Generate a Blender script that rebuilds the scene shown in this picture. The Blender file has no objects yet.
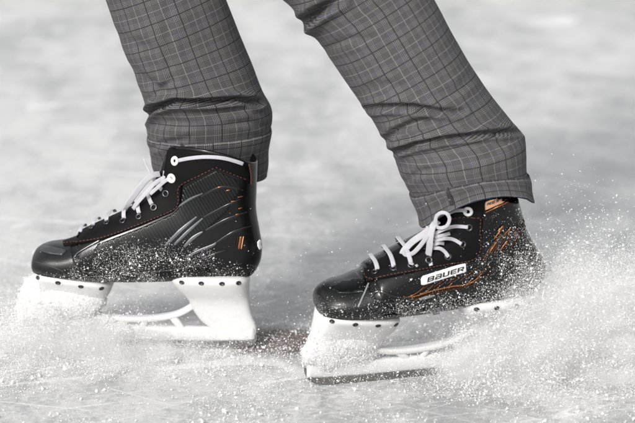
import bpy, bmesh, math, random
import numpy as np
from mathutils import Vector, Matrix, noise
from mathutils.bvhtree import BVHTree
from mathutils.geometry import delaunay_2d_cdt, interpolate_bezier

random.seed(7); rng = np.random.default_rng(7)
scene = bpy.context.scene
COL = scene.collection
R = math.radians

# ------------------------------------------------------------------ camera
PITCH, DIST, FOC, H0 = R(15), 3.0, 135.0, 0.2136
FWD = Vector((0, math.cos(PITCH), -math.sin(PITCH)))
UPV = Vector((0, math.sin(PITCH), math.cos(PITCH)))
CAM = Vector((0, 0, H0)) - FWD * DIST
FPX = FOC / 36 * 635
cd = bpy.data.cameras.new('camera'); cam = bpy.data.objects.new('camera', cd); COL.objects.link(cam)
cam.location = CAM; cam.rotation_euler = (math.pi / 2 - PITCH, 0, 0)
cd.lens = FOC; cd.sensor_width = 36; cd.clip_end = 500; cd.clip_start = 0.05
cd.dof.use_dof = True; cd.dof.focus_distance = 3.02; cd.dof.aperture_fstop = 4.0
scene.camera = cam

def ray(px, py):
    """direction through a spot of the photo"""
    d = FWD + Vector((1, 0, 0)) * ((px - 317.5) / FPX) + UPV * ((211.5 - py) / FPX)
    return d.normalized()
def at(px, py, Y):
    d = ray(px, py); t = (Y - CAM.y) / d.y
    return CAM + d * t
def topx(p):
    r = p - CAM; d = r.dot(FWD)
    return 317.5 + FPX * r.x / d, 211.5 - FPX * r.dot(UPV) / d

# ------------------------------------------------------------------ materials
class NT:
    def __init__(s, name):
        s.m = bpy.data.materials.new(name); s.m.use_nodes = True
        s.t = s.m.node_tree; s.t.nodes.clear()
        s.out = s.n('ShaderNodeOutputMaterial')
    def n(s, typ, **kw):
        x = s.t.nodes.new(typ)
        for k, v in kw.items(): setattr(x, k, v)
        return x
    def put(s, sock, v):
        if isinstance(v, bpy.types.NodeSocket): s.t.links.new(v, sock)
        elif isinstance(v, (tuple, list)) and len(v) == 3 and sock.type == 'RGBA': sock.default_value = (*v, 1)
        else: sock.default_value = v
    def ma(s, op, a, b=0.0, c=0.0):
        x = s.n('ShaderNodeMath', operation=op)
        s.put(x.inputs[0], a); s.put(x.inputs[1], b); s.put(x.inputs[2], c)
        return x.outputs[0]
    def mix(s, f, a, b, mode='MIX'):
        x = s.n('ShaderNodeMix', data_type='RGBA', blend_type=mode)
        s.put(x.inputs[0], f); s.put(x.inputs[6], a); s.put(x.inputs[7], b)
        return x.outputs[2]
    def noise(s, vec, scale, detail=4, rough=0.55, dist=0.0):
        x = s.n('ShaderNodeTexNoise')
        if vec is not None: s.put(x.inputs['Vector'], vec)
        x.inputs['Scale'].default_value = scale; x.inputs['Detail'].default_value = detail
        x.inputs['Roughness'].default_value = rough; x.inputs['Distortion'].default_value = dist
        return x.outputs['Fac']
    def ramp(s, f, a, b, lo=0.0, hi=1.0):
        x = s.n('ShaderNodeMapRange'); x.clamp = True; x.interpolation_type = 'SMOOTHSTEP'
        s.put(x.inputs[0], f)
        for i, v in enumerate((a, b, lo, hi)): s.put(x.inputs[i + 1], v)
        return x.outputs[0]
    def coord(s, which='Object'):
        return s.n('ShaderNodeTexCoord').outputs[which]
    def mapping(s, vec, scale=(1, 1, 1), rot=(0, 0, 0), loc=(0, 0, 0)):
        x = s.n('ShaderNodeMapping'); s.put(x.inputs[0], vec)
        x.inputs['Scale'].default_value = scale; x.inputs['Rotation'].default_value = rot; x.inputs['Location'].default_value = loc
        return x.outputs[0]
    def xyz(s, vec):
        x = s.n('ShaderNodeSeparateXYZ'); s.put(x.inputs[0], vec); return x.outputs
    def bump(s, h, strength, dist, nrm=None):
        x = s.n('ShaderNodeBump'); s.put(x.inputs['Height'], h)
        x.inputs['Strength'].default_value = strength; x.inputs['Distance'].default_value = dist
        if nrm is not None: s.put(x.inputs['Normal'], nrm)
        return x.outputs[0]
    def pbr(s, **kw):
        p = s.n('ShaderNodeBsdfPrincipled')
        for k, v in kw.items(): s.put(p.inputs[k.replace('_', ' ')], v)
        s.t.links.new(p.outputs[0], s.out.inputs[0])
        s.p = p
        return s.m

def plastic(name, col, rough, bscale=900, bstr=0.12, metallic=0.0, coat=0.0, wear=0.0, spec=.5):
    t = NT(name); c = t.coord()
    nb = t.noise(c, bscale, 3); nl = t.noise(c, 38, 5, .6)
    rg = t.ma('ADD', rough - .07, t.ma('MULTIPLY', nl, .16))
    base = col
    if wear: base = t.mix(t.ramp(t.noise(c, 120, 6, .7), .6, .78, 0, wear), col, (.10, .10, .105))
    return t.pbr(Base_Color=base, Roughness=rg, Metallic=metallic, Coat_Weight=coat, Coat_Roughness=.08,
                 Normal=t.bump(nb, bstr, .0006), Specular_IOR_Level=spec)
M = {}
M['shell'] = plastic('boot shell', (.003, .003, .0033), .19, 520, .16, wear=.12, spec=.34)
M['facing'] = plastic('facing leather', (.0036, .0034, .0034), .55, 1500, .6, spec=.08)
M['toe'] = plastic('toe plastic', (.005, .0052, .0055), .26, 900, .34, wear=.28, spec=.40)
M['toe2'] = plastic('toe insert', (.0035, .0037, .0039), .24, 1100, .15, wear=.15, spec=.22)
M['toesheen'] = plastic('toe sheen', (.026, .027, .029), .30, 900, .15, wear=.3)  # far toe insert: reflection put into a paler grey
M['gloss'] = plastic('gloss ridge', (.005, .005, .0055), .14, 500, .05, coat=.25, spec=.4)
M['silver'] = plastic('grey ridge', (.10, .104, .11), .22, 700, .1, metallic=.5)
M['copper'] = plastic('copper print', (.34, .145, .062), .22, 900, .15, metallic=.9)
M['copperpale'] = plastic('pale copper plate', (.62, .34, .21), .34, 900, .1, metallic=.35)
M['copperdark'] = plastic('dark copper print', (.06, .025, .012), .25, 900, .15, metallic=.8)
M['thread'] = plastic('orange thread', (.048, .012, .008), .7, 2000, .3)
M['whiteplastic'] = plastic('white holder plastic', (.455, .455, .45), .38, 500, .10)
def holder_mat():
    t = NT('white holder'); c = t.coord()
    st = t.noise(t.mapping(t.mapping(c, (1, 1, 1), (0, .5, 0)), (14, 40, 160)), 3, 4, .65)
    dirt = t.ramp(t.noise(c, 42, 6, .7), .52, .75, 0, .45)
    col = t.mix(t.ramp(st, .60, .72, 0, .30), (.47, .47, .465), (.30, .30, .30))
    col = t.mix(dirt, col, (.34, .34, .34))
    return t.pbr(Base_Color=col, Roughness=t.ma('ADD', .30, t.ma('MULTIPLY', st, .25)), Normal=t.bump(t.noise(c, 260, 4, .6), .18, .0012))
M['whiteplastic'] = holder_mat()
M['ring'] = plastic('white eyelet', (.56, .56, .56), .35, 500, .05)
M['gun'] = plastic('dark eyelet', (.06, .06, .065), .25, 500, .05, metallic=.9)
M['hole'] = plastic('rivet', (.012, .012, .013), .45, 500, .05)
M['steel'] = plastic('steel runner', (.30, .285, .27), .20, 300, .10, metallic=1.0)
M['plate'] = plastic('logo plate', (.58, .58, .575), .4, 500, .05)
M['ink'] = plastic('logo ink', (.008, .008, .008), .5, 500, .05)
M['clear'] = plastic('grey strap', (.15, .155, .16), .25, 500, .1)

def lace_mat():
    t = NT('lace'); uv = t.coord('UV'); u, v, _ = t.xyz(uv)
    w1 = t.ma('SINE', t.ma('MULTIPLY', t.ma('ADD', u, v), 5200)); w2 = t.ma('SINE', t.ma('MULTIPLY', t.ma('SUBTRACT', u, v), 5200))
    h = t.ma('MULTIPLY', w1, w2)
    c = t.mix(t.ramp(h, -1, 1), (.34, .33, .365), (.49, .485, .515))
    c = t.mix(t.ramp(t.noise(t.coord(), 90, 4), .5, .8, 0, .35), c, (.28, .275, .30))
    return t.pbr(Base_Color=c, Roughness=.85, Normal=t.bump(h, .6, .0006))
M['lace'] = lace_mat()

def rib_mat():
    t = NT('ribbed panel'); uv = t.coord('UV'); u, v, _ = t.xyz(uv)
    d = t.ma('ADD', t.ma('MULTIPLY', u, .86), t.ma('MULTIPLY', v, .50))
    w = t.ma('SINE', t.ma('MULTIPLY', d, 2 * math.pi / .0041))
    h = t.ramp(w, -.7, .7)
    n = t.noise(t.coord(), 700, 3)
    c = t.mix(h, (.003, .003, .0033), (.009, .0094, .010))
    return t.pbr(Base_Color=c, Roughness=.28, Specular_IOR_Level=.30, Normal=t.bump(n, .1, .0005, t.bump(h, .8, .0008)))
M['rib'] = rib_mat()

def plaid_mat():
    t = NT('glen plaid'); uv = t.coord('UV'); u, v, _ = t.xyz(uv)
    # slight weave wander
    nz = t.ma('MULTIPLY', t.ma('SUBTRACT', t.noise(t.mapping(uv, (1, 1, 1)), 60, 2), .5), .0012)
    u = t.ma('ADD', u, nz); v = t.ma('ADD', v, nz)
    P = .0300
    def threads(x):
        f = t.ma('FRACT', t.ma('DIVIDE', x, P))
        zone = t.ma('LESS_THAN', f, .5)
        coarse = t.ramp(t.ma('SINE', t.ma('MULTIPLY', x, 2 * math.pi / (P / 18))), -.35, .35, .06, 1.0)
        finew = t.ramp(t.ma('SINE', t.ma('MULTIPLY', x, 2 * math.pi / (P / 24))), -.6, .6)
        fine = t.ma('ADD', .14, t.ma('MULTIPLY', finew, .56))
        a = t.ma('MULTIPLY', coarse, zone)
        b = t.ma('MULTIPLY', fine, t.ma('SUBTRACT', 1.0, zone))
        def line(cn, w): return t.ma('LESS_THAN', t.ma('ABSOLUTE', t.ma('SUBTRACT', f, cn)), w)
        return t.ma('ADD', a, b), line(.755, .0095), line(.25, .021), line(.985, .010)
    wu, lu, du, bu = threads(u); wv, lv, dv, bv = threads(v)
    tw = t.ramp(t.ma('SINE', t.ma('MULTIPLY', t.ma('ADD', u, v), 2 * math.pi / .0021)), -.5, .5, .36, .64)
    val = t.ma('ADD', t.ma('MULTIPLY', wu, tw), t.ma('MULTIPLY', wv, t.ma('SUBTRACT', 1.0, tw)))
    col = t.mix(t.ma('POWER', val, 1.35), (.003, .003, .0045), (.150, .148, .146))
    col = t.mix(t.ma('MULTIPLY', t.ma('MAXIMUM', lu, lv), .38), col, (.30, .296, .29))
    col = t.mix(t.ma('MULTIPLY', t.ma('MAXIMUM', du, dv), .80), col, (.008, .008, .012))
    col = t.mix(t.ma('MULTIPLY', t.ma('MAXIMUM', bu, bv), .45), col, (.030, .036, .10))
    fz = t.noise(uv, 2600, 3, .7)
    col = t.mix(t.ramp(fz, .35, .7, 0, .14), col, (.06, .06, .06))
    h = t.ma('ADD', t.ma('MULTIPLY', tw, .5), fz)
    return t.pbr(Base_Color=col, Roughness=.9, Specular_IOR_Level=.12, Sheen_Weight=.02,
                 Normal=t.bump(h, .35, .0006))
M['plaid'] = plaid_mat()
M['trouserlining'] = plastic('trouser inside', (.014, .014, .017), .9, 1500, .3)

def ice_mat():
    t = NT('rink ice'); c = t.coord()
    big = t.noise(t.mapping(c, (1.0, .55, 1), (0, 0, .35)), 2.1, 5, .6, .8)
    mid = t.noise(t.mapping(c, (1, .7, 1), (0, 0, -.5)), 11, 6, .68, .6)
    fine = t.noise(c, 95, 5, .7)
    grain = t.noise(c, 430, 4, .75)
    k = t.ma('ADD', t.ma('MULTIPLY', big, .52), t.ma('MULTIPLY', mid, .48))
    k = t.ma('ADD', k, t.ma('MULTIPLY', t.ma('SUBTRACT', fine, .5), .52))
    snowy = t.ramp(k, .36, .60)
    # skate cuts: thin bright lines, several directions
    cuts = None
    for i, (rot, sc, th) in enumerate(((1.25, 2.2, .014), (1.8, 3.1, .014), (2.2, 2.6, .014), (.85, 4.3, .012), (1.5, 6.0, .014))):
        w = t.noise(t.mapping(t.mapping(c, (1, 1, 1), (0, 0, rot)), (sc, sc * .025, 1), (0, 0, 0), (3.1 * i, 1.7 * i, 0)), 3.0, 0, .4, 0)
        ln = t.ma('LESS_THAN', t.ma('ABSOLUTE', t.ma('SUBTRACT', t.ma('FRACT', t.ma('MULTIPLY', w, 5)), .5)), th)
        br = t.ramp(t.noise(t.mapping(c, (1, 1, 1), (0, 0, 0), (9 * i, 0, 0)), 7, 3), .43, .53)
        ln = t.ma('MULTIPLY', ln, br)
        cuts = ln if cuts is None else t.ma('MAXIMUM', cuts, ln)
    col = t.mix(snowy, (.235, .238, .242), (.475, .475, .475))
    col = t.mix(t.ramp(grain, .45, .72, 0, .45), col, (.66, .66, .66))
    col = t.mix(t.ma("MULTIPLY", cuts, .38), col, (.78, .78, .78))
    # a reddish brown reflection and shadow painted into the ice colour, just behind the far skate's heel
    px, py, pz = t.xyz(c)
    ctr = REFLECTION
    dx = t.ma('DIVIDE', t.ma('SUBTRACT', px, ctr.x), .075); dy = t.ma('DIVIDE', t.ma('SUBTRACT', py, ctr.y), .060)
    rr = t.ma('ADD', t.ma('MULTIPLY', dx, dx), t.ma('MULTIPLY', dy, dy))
    refl = t.ramp(t.ma('ADD', rr, t.ma('MULTIPLY', t.ma('SUBTRACT', fine, .5), 1.6)), .4, 1.7, .92, 0)
    col = t.mix(refl, col, (.075, .046, .034))
    hgt = t.ma('ADD', t.ma('MULTIPLY', fine, .5), t.ma('MULTIPLY', grain, .5))
    rough = t.ramp(snowy, 0, 1, .34, .72)
    return t.pbr(Base_Color=col, Roughness=rough, IOR=1.31, Normal=t.bump(hgt, .55, .006))

def snow_mat():
    t = NT('snow'); c = t.coord()
    g = t.noise(c, 320, 5, .75); f = t.noise(c, 1100, 3, .7)
    col = t.mix(t.ramp(g, .3, .7), (.56, .56, .565), (.66, .66, .66))
    return t.pbr(Base_Color=col, Roughness=.7, Subsurface_Weight=.25, Subsurface_Radius=(.004, .004, .005), Subsurface_Scale=.6,
                 Normal=t.bump(f, .5, .002, t.bump(g, .7, .005)))
def flake_mat():
    t = NT('snow flakes')
    d = t.n('ShaderNodeBsdfDiffuse'); d.inputs[0].default_value = (.985, .985, .985, 1)
    tr = t.n('ShaderNodeBsdfTranslucent'); tr.inputs[0].default_value = (.985, .985, .985, 1)
    x = t.n('ShaderNodeMixShader'); x.inputs[0].default_value = .45
    t.t.links.new(d.outputs[0], x.inputs[1]); t.t.links.new(tr.outputs[0], x.inputs[2]); t.t.links.new(x.outputs[0], t.out.inputs[0])
    return t.m
M['snow'] = snow_mat(); M['flake'] = flake_mat()

# ------------------------------------------------------------------ object helpers
def link(name, mesh, mat, parent=None, smooth=True):
    o = bpy.data.objects.new(name, mesh); COL.objects.link(o)
    if mat is not None: mesh.materials.append(mat)
    if smooth: mesh.polygons.foreach_set('use_smooth', [True] * len(mesh.polygons))
    if parent is not None: o.parent = parent
    return o
def mesh_of(verts, faces, name='m'):
    me = bpy.data.meshes.new(name); me.from_pydata([tuple(v) for v in verts], [], faces); me.update(); return me
def fixn(me):
    bm = bmesh.new(); bm.from_mesh(me); bmesh.ops.recalc_face_normals(bm, faces=bm.faces); bm.to_mesh(me); bm.free(); return me
def tag(o, label, cat=None, group=None, kind=None):
    o['label'] = label
    if cat: o['category'] = cat
    if group: o['group'] = group
    if kind: o['kind'] = kind
    return o
def cat_rom(keys, n):
    """keys: rows of numbers -> n interpolated rows"""
    k = np.array(keys, float); m = len(k); out = []
    for t in np.linspace(0, m - 1, n):
        i = min(int(t), m - 2); f = t - i
        p0 = k[max(i - 1, 0)]; p1 = k[i]; p2 = k[i + 1]; p3 = k[min(i + 2, m - 1)]
        out.append(.5 * (2 * p1 + (p2 - p0) * f + (2 * p0 - 5 * p1 + 4 * p2 - p3) * f * f + (3 * p1 - p0 - 3 * p2 + p3) * f ** 3))
    return np.array(out)
def resample(poly, step, closed=False):
    pts = [Vector(p) for p in poly]
    if closed: pts.append(pts[0])
    out = []
    for a, b in zip(pts, pts[1:]):
        L = (b - a).length; n = max(1, int(round(L / step)))
        for i in range(n): out.append(a.lerp(b, i / n))
    if not closed: out.append(pts[-1])
    return out
def loop_mesh(rows, cap0=True, cap1=True):
    """rows of equally long closed loops -> quads"""
    n = len(rows[0]); V = [v for r in rows for v in r]; F = []
    for i in range(len(rows) - 1):
        for j in range(n):
            k = (j + 1) % n
            F.append((i * n + j, i * n + k, (i + 1) * n + k, (i + 1) * n + j))
    if cap0: F.append(tuple(range(n))[::-1])
    if cap1: F.append(tuple((len(rows) - 1) * n + j for j in range(n)))
    return V, F
def join(parts):
    V, F = [], []
    for v, f in parts:
        o = len(V); V += list(v); F += [tuple(i + o for i in q) for q in f]
    return V, F
def strip(path, ups, width, thick, taper=None, sec=10):
    """a flattened rounded tube along a path; ups = direction of the flat face's normal"""
    P = [Vector(p) for p in path]; rows = []; uvs = []; L = 0
    for i, p in enumerate(P):
        tan = (P[min(i + 1, len(P) - 1)] - P[max(i - 1, 0)]).normalized()
        up = Vector(ups[i]) - tan * Vector(ups[i]).dot(tan)
        up = up.normalized() if up.length > 1e-6 else tan.orthogonal().normalized()
        sd = tan.cross(up)
        k = taper[i] if taper is not None else 1
        if i: L += (p - P[i - 1]).length
        row = []
        for j in range(sec):
            a = 2 * math.pi * j / sec
            cx = math.copysign(abs(math.cos(a)) ** .5, math.cos(a)); cy = math.copysign(abs(math.sin(a)) ** .5, math.sin(a))
            row.append(p + sd * (cx * width / 2 * k) + up * (cy * thick / 2 * (k if taper is not None else 1)))
            uvs.append((cx * width / 2, L))
        rows.append(row)
    V, F = loop_mesh(rows)
    return V, F, uvs
def smoothpath(pts, n): return [Vector(p) for p in cat_rom([tuple(p) for p in pts], n)]
def setuv(me, uvs):
    lay = me.uv_layers.new(name='UV'); vi = np.zeros(len(me.loops), int); me.loops.foreach_get('vertex_index', vi)
    lay.data.foreach_set('uv', np.array(uvs, float)[vi].ravel())

# ------------------------------------------------------------------ skate
#  x: toe -> heel, z: up from the ice, y: -near / +far.   T (top line) , B (sole and back line), half width, squareness
STA = [ (.0000, .1130, .0015, .1090, .005, 2.2, 2.2),
        (.0020, .1240, .0030, .1035, .022, 2.2, 2.2),
        (.0080, .1325, .0090, .1005, .032, 2.3, 2.3),
        (.0220, .1385, .0240, .0975, .040, 2.4, 2.5),
        (.0440, .1420, .0480, .0962, .045, 2.5, 2.6),
        (.0640, .1500, .0740, .0948, .047, 2.5, 3.0),
        (.0700, .1580, .0820, .0944, .047, 2.5, 3.4),
        (.0980, .1720, .1150, .0936, .046, 2.5, 3.8),
        (.1280, .1870, .1560, .0940, .042, 2.5, 3.8),
        (.1500, .2000, .1980, .0960, .039, 2.5, 3.6),
        (.1610, .2110, .2420, .0990, .037, 2.4, 3.4),
        (.1660, .2220, .2840, .1000, .034, 2.3, 3.2),
        (.1690, .2320, .3000, .1180, .033, 2.2, 3.0),
        (.1710, .2410, .3040, .1400, .033, 2.2, 2.8),
        (.1735, .2500, .3005, .1650, .034, 2.2, 2.6),
        (.1765, .2580, .2965, .1920, .037, 2.2, 2.4),
        (.1820, .2660, .2972, .2180, .040, 2.2, 2.2),
        (.1890, .2740, .2985, .2540, .042, 2.2, 2.2) ]
# the near boot is flexed forward at the ankle
FLEX = [r if k < 14 else tuple(a + b for a, b in zip(r, d)) for k, (r, d) in enumerate(zip(STA, [(0,) * 7] * 14 + [(-.003, 0, -.011, 0, 0, 0, 0), (-.008, -.003, -.022, -.002, 0, 0, 0), (-.012, -.006, -.031, -.006, 0, 0, 0), (-.016, -.012, -.040, -.020, 0, 0, 0)]))]
NU, NT_ = 110, 72
RIM = 0.0
SG = cat_rom(FLEX, NU)
def boot_pt(u, th, off=0.0):
    """u in 0..1, th 0 = top line, +pi/2 = near side, pi = sole"""
    f = u * (NU - 1); i = min(int(f), NU - 2); s = SG[i] + (SG[i + 1] - SG[i]) * (f - i)
    T = Vector((s[0], 0, s[1])); B = Vector((s[2], 0, s[3])); C = (T + B) / 2; h = (T - B) / 2; w = s[4]
    c, sn = math.cos(th), math.sin(th); n = s[6] if c > 0 else s[5]
    cc = math.copysign(abs(c) ** (2 / n), c); ss = math.copysign(abs(sn) ** (2 / n), sn)
    # lower half keeps its width (sole ledge), upper narrows a little towards the lacing
    wy = w * (1 - .26 * max(c, 0) ** 1.5) * ss
    p = C + h * cc + Vector((0, -wy, 0))
    if u > .90: p = p + Vector((0, 0, RIM * ((u - .90) / .10) ** 2 * sn * sn))
    if off:
        d = (p - C); p = p + d.normalized() * off
    return p
def boot_grid(u0, u1, nu, off=0.0):
    return [[boot_pt(u0 + (u1 - u0) * i / (nu - 1), 2 * math.pi * j / NT_, off) for j in range(NT_)] for i in range(nu)]

FO = .0034
class Skate:
    def __init__(s, name, label, toe_px, toe_Y, yaw, lean, stations):
        global SG, RIM
        RIM = .0125 if lean == 0 else 0.0
        SG = cat_rom(stations, NU)
        s.root = bpy.data.objects.new(name, None); COL.objects.link(s.root)
        s.root.empty_display_size = .05
        p = at(toe_px[0], toe_px[1], toe_Y)
        s.mat = Matrix.Translation((p.x, toe_Y, 0)) @ Matrix.Rotation(yaw, 4, 'Z') @ Matrix.Rotation(lean, 4, 'X')
        s.root.matrix_world = s.mat; s.inv = s.mat.inverted()
        tag(s.root, label, 'ice skate', 'ice skates on the person\'s feet')
        rows = boot_grid(0, 1, NU)
        V, F = loop_mesh(rows, True, False)
        # rolled collar and lining going down inside
        base = (NU - 1) * NT_; C = sum((Vector(v) for v in rows[-1]), Vector()) / NT_
        off = len(V)
        for k, (sc, dz) in enumerate(((.985, .002), (.955, .0025), (.92, 0), (.88, -.02), (.8, -.06))):
            for v in rows[-1]: V.append(C + (v - C) * sc + Vector((0, 0, dz)))
            a = base if k == 0 else off + (k - 1) * NT_; b = off + k * NT_
            for j in range(NT_): F.append((a + j, a + (j + 1) % NT_, b + (j + 1) % NT_, b + j))
        s.bvh = BVHTree.FromPolygons([s.mat @ Vector(v) for v in V], F)
        s.toeend = .33
        me = fixn(mesh_of(V, F, 'boot')); s.boot = link('boot', me, M['shell'], s.root)
    def hit(s, px, py):
        d = ray(px, py); loc, nrm, i, dist = s.bvh.ray_cast(CAM, d)
        if loc is None:
            p = CAM + d * ((s.mat @ Vector((.15, 0, .15)) - CAM).dot(d)); loc, nrm, i, dist = s.bvh.find_nearest(p)
        if nrm.dot(d) > 0: nrm = -nrm
        return loc, nrm
    def edge_line(s, x0, x1, step=3, inset=.9, u0=0.0):
        """upper outline of the shell as seen in the photo, a little inside it"""
        pts = [topx(s.mat @ boot_pt(i / 400, 2 * math.pi * j / 96)) for i in range(int(400 * u0), 401) for j in range(0, 49)]
        out = []
        x = x0
        while x <= x1 + 1e-6:
            c = [p[1] for p in pts if abs(p[0] - x) < 1.0]
            if c: out.append((x, min(c) + inset))
            x += step
        return out
    def rim_line(s, x0, x1, step=3, inset=1.2):
        pts = sorted(topx(s.mat @ boot_pt(1, math.pi * j / 200)) for j in range(0, 201)); out = []
        x = x0
        while x <= x1 + 1e-6:
            k = min(pts, key=lambda p: abs(p[0] - x) - p[1] * .001); out.append((x, k[1] + inset)); x += step
        return out
    def add(s, name, V, F, mat, parent=None, uvs=None, fix=True, world=True):
        if world: V = [s.inv @ Vector(v) for v in V]
        me = mesh_of(V, F, name)
        if fix: fixn(me)
        if uvs is not None: setuv(me, uvs)
        return link(name, me, mat, parent or s.root)
    def patch_geo(s, poly, off, thick, step=1.6):
        bd = resample(poly, step, True); n = len(bd)
        xs = [p[0] for p in bd]; ys = [p[1] for p in bd]; pts = [Vector((p[0], p[1])) for p in bd]
        def inside(x, y):
            c = False; j = n - 1
            for i in range(n):
                if (ys[i] > y) != (ys[j] > y) and x < (xs[j] - xs[i]) * (y - ys[i]) / (ys[j] - ys[i]) + xs[i]: c = not c
                j = i
            return c
        y = min(ys) + step
        while y < max(ys):
            x = min(xs) + step
            while x < max(xs):
                if inside(x, y) and min((x - a) ** 2 + (y - b) ** 2 for a, b in zip(xs, ys)) > (step * .6) ** 2: pts.append(Vector((x, y)))
                x += step * 1.3
            y += step * 1.3
        vo, _, fo, ov, _, _ = delaunay_2d_cdt(pts, [(i, (i + 1) % n) for i in range(n)], [list(range(n))], 1, 1e-4)
        V = []; N = []
        for p in vo:
            l, m = s.hit(p[0], p[1]); V.append(l + m * off); N.append(m)
        F = [tuple(f) for f in fo]
        # rim
        idx = {}
        for i, o in enumerate(ov):
            for k in o:
                if k < n: idx[k] = i
        b = [idx[i] for i in range(n) if i in idx]
        o = len(V)
        for i in b: V.append(V[i] - N[i] * thick)
        for k in range(len(b)):
            k2 = (k + 1) % len(b); F.append((b[k], b[k2], o + k2, o + k))
        uvs = [((s.inv @ v).x, (s.inv @ v).z) for v in V]
        return V, F, uvs
    def patch(s, name, poly, off, thick, mat, parent=None, step=1.6, label=None):
        V, F, uvs = s.patch_geo(poly, off, thick, step)
        o = s.add(name, V, F, mat, parent, uvs)
        if label: o['label'] = label
        return o
    def line_geo(s, pts, width, thick, off, n=24, taper=None, smooth=True):
        pp = [tuple(p) for p in cat_rom(pts, n)] if smooth else pts
        H = [s.hit(x, y) for x, y in pp]
        return strip([l + m * off for l, m in H], [m for l, m in H], width, thick, taper)
    def line(s, name, pts, width, thick, off, mat, parent=None, n=24, taper=None):
        V, F, uv = s.line_geo(pts, width, thick, off, n, taper)
        return s.add(name, V, F, mat, parent, uv)
    def stitch(s, pts, parent, dash=1.9, gap=1.3, dxy=(0, 0)):
        pp = resample([tuple(p) for p in cat_rom(pts, len(pts) * 8)], .5); parts = []; uvs = []
        i = 0; L = 0; cur = []
        acc = 0; on = True
        for a, b in zip(pp, pp[1:]):
            if on: cur.append(a)
            acc += (b - a).length
            if on and acc >= dash:
                cur.append(b)
                V, F, uv = s.line_geo([(c[0] + dxy[0], c[1] + dxy[1]) for c in cur], .0012, .0010, FO + .0003, smooth=False)
                parts.append((V, F)); cur = []; on = False; acc = 0
            elif not on and acc >= gap: on = True; acc = 0
        V, F = join(parts); s.add('stitching', V, F, M['thread'], parent)
    def ring(s, px, py, r, tube, mat, name='eyelet', off=FO + .0004, parent=None, fill=True):
        l, m = s.hit(px, py); c = l + m * off
        a = m.orthogonal().normalized(); b = m.cross(a); rows = []
        for i in range(28):
            t = 2 * math.pi * i / 28; d = a * math.cos(t) + b * math.sin(t)
            rows.append([c + d * (r + tube * math.cos(q)) + m * (tube * .7 * math.sin(q)) for q in [2 * math.pi * k / 10 for k in range(10)]])
        V = [v for r_ in rows for v in r_]; F = []
        for i in range(28):
            for k in range(10): F.append((i * 10 + k, ((i + 1) % 28) * 10 + k, ((i + 1) % 28) * 10 + (k + 1) % 10, i * 10 + (k + 1) % 10))
        o = s.add(name, V, F, mat, parent)
        if fill:
            V = [c - m * .0008 + (a * math.cos(2 * math.pi * i / 20) + b * math.sin(2 * math.pi * i / 20)) * r for i in range(20)]
            V.append(c - m * .0012); F = [(i, (i + 1) % 20, 20) for i in range(20)]
            s.add('eyelet_hole', V, F, M['hole'], o, fix=False)
        return o
    def uv_of(s, p):
        """nearest (u, theta) on the shell for a world point"""
        q = s.inv @ p; best = None
        for i in range(0, NU):
            for j in range(0, NT_ // 2 + 1):
                g = s._g[i][j]; d = (g - q).length_squared
                if best is None or d < best[0]: best = (d, i / (NU - 1), 2 * math.pi * j / NT_)
        return best[1], best[2]
    def lace_over(s, px, py, du=.012, width=.0056, off=.0052, parent=None):
        """a lace from an eyelet over the tongue to its partner on the far side"""
        if not hasattr(s, '_g'): s._g = boot_grid(0, 1, NU)
        l, m = s.hit(px, py); u, th = s.uv_of(l); n = 22; P = []; U = []
        for i in range(n):
            k = i / (n - 1); t = th * (1 - 2 * k); uu = u + du * k
            lift = off * (math.sin(math.pi * min(1, max(0, k))) ** .35 if 0 < k < 1 else 0) + .0028
            p = boot_pt(uu, t); q = boot_pt(uu, t, .01); P.append(s.mat @ (p + (q - p).normalized() * lift)); U.append(s.mat.to_3x3() @ (q - p))
        V, F, uv = strip(P, U, width, .0010)
        return s.add('lace', V, F, M['lace'], parent, uv)
    def ribbon(s, pts, width, thick=.0016, n=30, up=(0, -1, .3), ups=None, parent=None, name='lace', mat=None):
        """a free length of lace through (px, py, world Y) spots"""
        P = smoothpath([at(*p) for p in pts], n)
        if ups is None: U = [Vector(up)] * n
        else: U = [Vector(x) for x in cat_rom(ups, n)]
        V, F, uv = strip(P, U, width, thick)
        return s.add(name, V, F, mat or M['lace'], parent, uv)

def pedestal(rows, n=40, sq=3.2, lev=30):
    R_ = cat_rom(rows, lev); out = []
    for xl, zl, xr, zr, w in R_:
        L = Vector((xl, 0, zl)); Rr = Vector((xr, 0, zr)); C = (L + Rr) / 2; h = (Rr - L) / 2; row = []
        for j in range(n):
            a = 2 * math.pi * j / n; c, q = math.cos(a), math.sin(a)
            row.append(C + h * math.copysign(abs(c) ** (2 / sq), c) + Vector((0, w * math.copysign(abs(q) ** (2 / sq), q), 0)))
        out.append(row)
    return loop_mesh(out)
def bar(pts, hh, hw, n=24):
    P = smoothpath([(x, 0, z) for x, z in pts], n)
    V, F, _ = strip(P, [(0, 0, 1)] * n, hw * 2, hh * 2, sec=14)
    return V, F

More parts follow.
